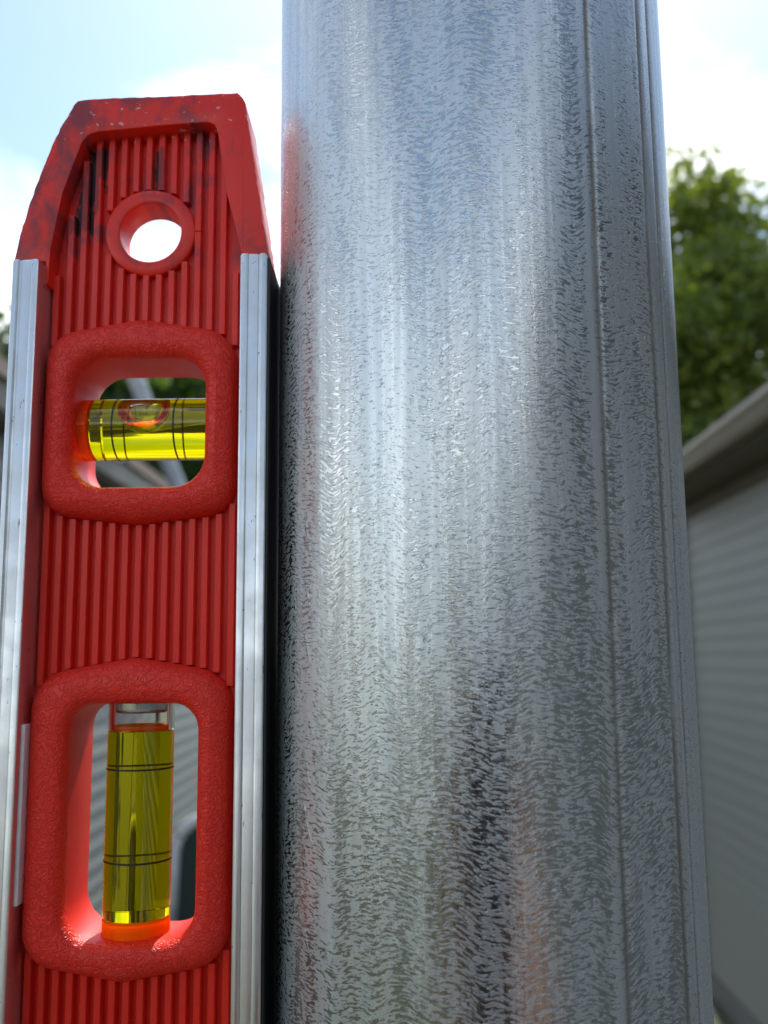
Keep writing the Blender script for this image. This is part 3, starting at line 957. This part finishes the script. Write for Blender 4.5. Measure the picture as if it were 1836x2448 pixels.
# rails
def rail(x0, flip):
    # profile over the 4.75 mm face, then the sides
    w = 4.75
    front = [(0.0, 0.35), (0.18, 0.08), (0.45, 0.0), (0.95, 0.0), (1.12, 0.12), (1.2, 0.45), (1.5, 0.55), (1.62, 0.42), (3.15, 0.30), (3.3, 0.36), (3.42, 0.12), (3.6, 0.02), (4.3, 0.0), (4.6, 0.1), (w, 0.4)]
    pts = list(front)
    pts += [(w, T * .36), (w - .25, T * .37), (w - .25, T * .63), (w, T * .64)] if True else []
    pts += [(w - x if False else x, T - y) for x, y in front[::-1]]
    if flip: pts = [(w - x, y) for x, y in pts]
    zs = [BOT + 8, 40, 69.3] if not flip else [BOT + 8, 40, 69.6]
    bm = bmesh.new()
    rows = []
    rows.append([bm.verts.new(((x0 + x) * mm, y * mm, (BOT + 8) * mm)) for x, y in pts])
    ztop = 69.5 if x0 < -20 else 69.9
    rows.append([bm.verts.new(((x0 + x) * mm, y * mm, (ztop - 0.35) * mm)) for x, y in pts])
    cx, cy = w / 2, T / 2
    rows.append([bm.verts.new(((x0 + cx + (x - cx) * .93) * mm, (cy + (y - cy) * .985) * mm, ztop * mm)) for x, y in pts])
    for a_, b_ in zip(rows, rows[1:]):
        for i in range(len(pts)): bm.faces.new((a_[i], a_[(i + 1) % len(pts)], b_[(i + 1) % len(pts)], b_[i]))
    bm.faces.new(rows[0]); bm.faces.new(rows[-1][::-1])
    return bm_obj('rail', bm, M_alu, LV, False, 28)
rail(-45.45, False)
rail(-5.2, True)
box('magnet_strip', (-0.44 * mm, 0.0, 0.5 * mm, (T - .5) * mm, (BOT + 9) * mm, 69.3 * mm), M_black, LV, 0.00012)
box('slot_light_plate', (-40.75 * mm, -40.25 * mm, 1.9 * mm, 7.4 * mm, -39.8 * mm, -11.0 * mm), M_slotlight, LV, 0.0001)  # added plate, painted pale as the bright strip of a slot in the rail

# vials
def cyl(axis, c, r, a0, a1, mat_, name, parent, seg=96, chamfer=0.25, concave=0.0):
    """solid round bar; axis 'x' or 'z'; c = the other two coordinates"""
    rows = [(a0, r - chamfer), (a0 + chamfer, r), (a1 - chamfer, r), (a1, r - chamfer)]
    bm = bmesh.new()
    def pt(a_, rr, t):
        u, v = rr * math.cos(t), rr * math.sin(t)
        return (a_ * mm, (c[0] + u) * mm, (c[1] + v) * mm) if axis == 'x' else ((c[0] + u) * mm, (c[1] + v) * mm, a_ * mm)
    rg_ = [[bm.verts.new(pt(a_, rr, 2 * math.pi * k / seg)) for k in range(seg)] for a_, rr in rows]
    for a_, b_ in zip(rg_, rg_[1:]):
        for k in range(seg): bm.faces.new((a_[k], a_[(k + 1) % seg], b_[(k + 1) % seg], b_[k]))
    bm.faces.new(rg_[0]); bm.faces.new(rg_[-1][::-1])
    return bm_obj(name, bm, mat_, parent, False, 35)

def line_ring(axis, c, r, at, mat_, parent, w=0.16):
    bm = bmesh.new()
    seg = 72
    rows = []
    for (da, dr) in ((-w, 0.012), (w, 0.012), (w, 0.05), (-w, 0.05)):
        rr = r + dr
        row = []
        for k in range(seg):
            t = 2 * math.pi * k / seg
            u, v = rr * math.cos(t), rr * math.sin(t)
            row.append(bm.verts.new(((at + da) * mm, (c[0] + u) * mm, (c[1] + v) * mm) if axis == 'x' else ((c[0] + u) * mm, (c[1] + v) * mm, (at + da) * mm)))
        rows.append(row)
    for j in range(4):
        a_, b_ = rows[j], rows[(j + 1) % 4]
        for k in range(seg): bm.faces.new((a_[k], a_[(k + 1) % seg], b_[(k + 1) % seg], b_[k]))
    return bm_obj('marking_line', bm, mat_, parent)

VY = 10.4
v1 = cyl('x', (VY, 40.8), 5.6, -32.6, -9.5, M_liquid, 'vial', LV)
v1['label'] = 'horizontal vial of yellow liquid with a bubble'
cyl('x', (VY, 40.8), 5.55, -37.5, -32.75, dyed('amber_cap_acrylic', (1.0, 0.36, 0.12), (0.8, 0.15, 0.03), 1.46, 0.3), 'vial_cap', v1)
for xx in (-28.4, -17.5): line_ring('x', (VY, 40.8), 5.6, xx, M_line, v1)
def ellipsoid(name, c, r, mat_, parent, cut=None):
    bm = bmesh.new()
    bmesh.ops.create_uvsphere(bm, u_segments=48, v_segments=24, radius=1.0)
    for v in bm.verts:
        x, y, z = v.co
        if cut is not None and z > cut: z = cut + (z - cut) * 0.25
        v.co = ((c[0] + x * r[0]) * mm, (c[1] + y * r[1]) * mm, (c[2] + z * r[2]) * mm)
    return bm_obj(name, bm, mat_, parent, True)
BUB = (-23.6, VY - 0.9, 43.5)
cav = ellipsoid('cavity', BUB, (4.8, 4.0, 3.2), M_liquid, None, 0.35)
bm = bmesh.new(); bm.from_mesh(v1.data); nf = len(bm.faces); bm.from_mesh(cav.data)
bm.faces.ensure_lookup_table()
bmesh.ops.reverse_faces(bm, faces=bm.faces[nf:])       # the bubble is a hollow in the liquid
bm.to_mesh(v1.data); bm.free()
bpy.data.objects.remove(cav)
ellipsoid('bubble', BUB, (4.78, 3.98, 3.18), M_bubble, v1, 0.35)

VC = (-23.1, VY)
v2 = cyl('z', VC, 5.65, -43.2, -12.6, M_liquid, 'vial', LV, chamfer=0.08)
v2['label'] = 'vertical vial of yellow liquid'
cyl('z', VC, 5.62, -47.5, -43.35, M_orange, 'vial_base', v2)
cyl('z', VC, 4.4, -9.6, -5.0, glass('grey_plug_acrylic', (0.80, 0.80, 0.77), 1.46, 0.2), 'plug', v2)
# clear tube above the liquid with air inside
bm = bmesh.new()
seg = 72
rows = []
for a_, rr in ((-12.5, 5.65), (-5.5, 5.65), (-5.5, 4.7), (-12.5, 4.7)):
    rows.append([bm.verts.new(((VC[0] + rr * math.cos(2 * math.pi * k / seg)) * mm, (VC[1] + rr * math.sin(2 * math.pi * k / seg)) * mm, a_ * mm)) for k in range(seg)])
for j in range(4):
    a_, b_ = rows[j], rows[(j + 1) % 4]
    for k in range(seg): bm.faces.new((a_[k], a_[(k + 1) % seg], b_[(k + 1) % seg], b_[k]))
bm_obj('clear_tube', bm, M_clear, v2, False, 35)
cyl('z', VC, 4.66, -12.58, -11.7, M_orange, 'meniscus', v2, chamfer=0.1)
for zz in (-18.9, -34.0): line_ring('z', VC, 5.65, zz, M_line, v2)

# ------------------------------------------------------------------ the phone and its holder, seen only as reflections in the pipe
M_phone = mat('dark_phone_glass', (0.012, 0.014, 0.03), 0.12)
ph = empty('phone', (0, 0, 0)); tag(ph, 'dark phone held up in front of the pipe, reflected in its zinc', 'phone')
ph.matrix_world = cam.matrix_world @ Matrix.Translation((0, 0, 0.004))
bm = bmesh.new(); add_box(bm, -0.035, 0.035, -0.125, 0.011, 0.0, 0.009, 0.003, 2); bm_obj('body', bm, M_phone, ph)
bm = bmesh.new(); add_box(bm, -0.031, 0.031, -0.112, 0.001, 0.0092, 0.0098); bm_obj('screen', bm, mat('phone_screen', (0.02, 0.02, 0.022), 0.08), ph)

M_skin = noisy('skin', (0.52, 0.30, 0.21), (0.58, 0.35, 0.25), 0.5, 40, 0.2, 0.0005)
M_skin.node_tree.nodes['Principled BSDF'].inputs['Subsurface Weight'].default_value = 0.1
M_shirt = noisy('dark_shirt', (0.025, 0.027, 0.045), (0.04, 0.042, 0.06), 0.85, 30, 0.4, 0.002)
M_jeans = noisy('blue_jeans', (0.05, 0.07, 0.12), (0.08, 0.10, 0.16), 0.9, 60, 0.4, 0.001)
M_hair = noisy('brown_hair', (0.04, 0.025, 0.015), (0.08, 0.05, 0.03), 0.6, 90, 0.8, 0.002)
M_shoe = mat('dark_shoe', (0.03, 0.03, 0.03), 0.6)

def skin_body(name, joints, bones, root, mat_, parent, sub=2):
    """joints: name -> (x,y,z,rx,ry)"""
    names = list(joints)
    me = bpy.data.meshes.new(name)
    me.from_pydata([joints[k][:3] for k in names], [(names.index(a), names.index(b)) for a, b in bones], [])
    o = link(bpy.data.objects.new(name, me), None)
    md = o.modifiers.new('Skin', 'SKIN')
    sv = me.skin_vertices[0] if me.skin_vertices else None
    if sv is None:
        bpy.context.view_layer.objects.active = o
        bm_ = bmesh.new(); bm_.from_mesh(me); bm_.verts.layers.skin.verify(); bm_.to_mesh(me); bm_.free()
        sv = me.skin_vertices[0]
    for i, k in enumerate(names):
        rx = joints[k][3]; ry = joints[k][4] if len(joints[k]) > 4 else rx
        sv.data[i].radius = (rx, ry)
        sv.data[i].use_root = (k == root)
    md.use_smooth_shade = True
    s2 = o.modifiers.new('Sub', 'SUBSURF'); s2.levels = sub; s2.render_levels = sub
    dg = bpy.context.evaluated_depsgraph_get()
    dg.update()
    ev = o.evaluated_get(dg)
    me2 = bpy.data.meshes.new_from_object(ev)
    me2.materials.clear(); me2.materials.append(mat_)
    me2.polygons.foreach_set('use_smooth', [True] * len(me2.polygons))
    o.modifiers.clear(); o.data = me2
    if parent: o.parent = parent
    return o

def person():
    root = empty('person', (0.02, -0.52, 0.035))
    tag(root, 'person in a dark shirt holding up the phone, reflected in the pipe', 'person')
    J = {
        'pelvis': (0, 0, .95, .14, .10), 'waist': (0, 0, 1.10, .13, .095), 'chest': (0, .0, 1.30, .15, .105), 'collar': (0, 0, 1.44, .09, .07),
        'neck': (0, .01, 1.50, .052, .055), 'head0': (0, .02, 1.585, .068, .078), 'head1': (0, .015, 1.68, .078, .09), 'head2': (0, .005, 1.735, .05, .06),
        'shL': (-.17, 0, 1.415, .06, .06), 'elL': (-.25, .20, 1.26, .045, .045), 'wrL': (-.075, .445, 1.58, .028, .028),
        'shR': (.17, 0, 1.415, .06, .06), 'elR': (.25, .20, 1.24, .045, .045), 'wrR': (.085, .44, 1.55, .028, .028),
        'hipL': (-.09, 0, .90, .095, .095), 'knL': (-.11, .02, .50, .062, .062), 'anL': (-.12, -.02, .09, .042, .042), 'toL': (-.13, .13, .04, .04, .03),
        'hipR': (.09, 0, .90, .095, .095), 'knR': (.11, .02, .50, .062, .062), 'anR': (.12, -.02, .09, .042, .042), 'toR': (.13, .13, .04, .04, .03)}
    B = [('pelvis', 'waist'), ('waist', 'chest'), ('chest', 'collar'), ('collar', 'neck'), ('neck', 'head0'), ('head0', 'head1'), ('head1', 'head2'),
         ('collar', 'shL'), ('shL', 'elL'), ('elL', 'wrL'), ('collar', 'shR'), ('shR', 'elR'), ('elR', 'wrR'),
         ('pelvis', 'hipL'), ('hipL', 'knL'), ('knL', 'anL'), ('anL', 'toL'), ('pelvis', 'hipR'), ('hipR', 'knR'), ('knR', 'anR'), ('anR', 'toR')]
    skin_body('body', J, B, 'pelvis', M_skin, root)
    # clothes: the same skeleton a little wider
    def grow(keys, d): return {k: (*J[k][:3], J[k][3] + d, J[k][4] + d) for k in keys}
    S = grow(['pelvis', 'waist', 'chest', 'collar', 'shL', 'shR'], .014)
    S['slL'] = (-.215, .11, 1.335, .066, .066); S['slR'] = (.215, .11, 1.325, .066, .066)
    skin_body('shirt', S, [('pelvis', 'waist'), ('waist', 'chest'), ('chest', 'collar'), ('collar', 'shL'), ('shL', 'slL'), ('collar', 'shR'), ('shR', 'slR')], 'pelvis', M_shirt, root)
    Q = grow(['pelvis', 'hipL', 'knL', 'anL', 'hipR', 'knR', 'anR'], .018)
    skin_body('trousers', Q, [('pelvis', 'hipL'), ('hipL', 'knL'), ('knL', 'anL'), ('pelvis', 'hipR'), ('hipR', 'knR'), ('knR', 'anR')], 'pelvis', M_jeans, root)
    for s_ in (-1, 1):
        bm_ = bmesh.new(); add_box(bm_, s_ * .125 - .048, s_ * .125 + .048, -.09, .19, 0.0, .085, .03, 2); bm_obj('shoe', bm_, M_shoe, root, True)
    bm_ = bmesh.new(); bmesh.ops.create_uvsphere(bm_, u_segments=24, v_segments=14, radius=1)
    for v in bm_.verts: v.co = Vector((v.co.x * .088, v.co.y * .10 - .018, v.co.z * .085 + 1.71))
    bmesh.ops.delete(bm_, geom=[v for v in bm_.verts if v.co.y > .045 and v.co.z < 1.735], context='VERTS')
    bm_obj('hair', bm_, M_hair, root, True)
    # face
    bm_ = bmesh.new(); tube(bm_, [(0, .098, 1.665), (0, .122, 1.635), (0, .10, 1.622)], [.009, .014, .008], 8); bm_obj('nose', bm_, M_skin, root, True)
    for s_ in (-1, 1):
        bm_ = bmesh.new(); bmesh.ops.create_uvsphere(bm_, u_segments=12, v_segments=8, radius=.011)
        for v in bm_.verts: v.co += Vector((s_ * .03, .094, 1.668))
        bm_obj('eye', bm_, M_phone, root, True)
    # hands wrapped round the phone's long sides
    W = root.location
    for s_, zc in ((-1, CAMZ - .045), (1, CAMZ - .085)):
        hand = {}
        wr = Vector((-.075, .445, 1.58)) if s_ < 0 else Vector((.085, .44, 1.55))
        palm = Vector((s_ * .046, -.022, zc)) - W
        hand['wrist'] = (*wr, .027, .022)
        hand['palm'] = (*((wr + palm) / 2 + Vector((s_ * .004, 0, .004))), .034, .020)
        hand['knuckles'] = (*palm, .036, .017)
        bonesH = [('wrist', 'palm'), ('palm', 'knuckles')]
        skin_body('hand', hand, bonesH, 'wrist', M_skin, root, 2)
        for f_ in range(4):
            zf = zc + .030 - .019 * f_
            ln = (0.9, 1.0, .95, .8)[f_]
            pts = {'a': (*(Vector((s_ * .048, -.024, zf)) - W), .0098), 'b': (*(Vector((s_ * .0475, -.004, zf + .004)) - W), .0098), 'c': (*(Vector((s_ * (.047 - .006 * ln), .0045, zf + .005)) - W), .0075), 'd': (*(Vector((s_ * (.042 - .012 * ln), .0065, zf + .004)) - W), .0065)}
            skin_body('finger', pts, [('a', 'b'), ('b', 'c'), ('c', 'd')], 'a', M_skin, root, 1)
        pts = {'a': (*(Vector((s_ * .044, -.024, zc - .03)) - W), .010), 'b': (*(Vector((s_ * .030, -.026, zc - .015)) - W), .009), 'c': (*(Vector((s_ * .016, -.0235, zc)) - W), .008)}
        skin_body('thumb', pts, [('a', 'b'), ('b', 'c')], 'a', M_skin, root, 1)
person()
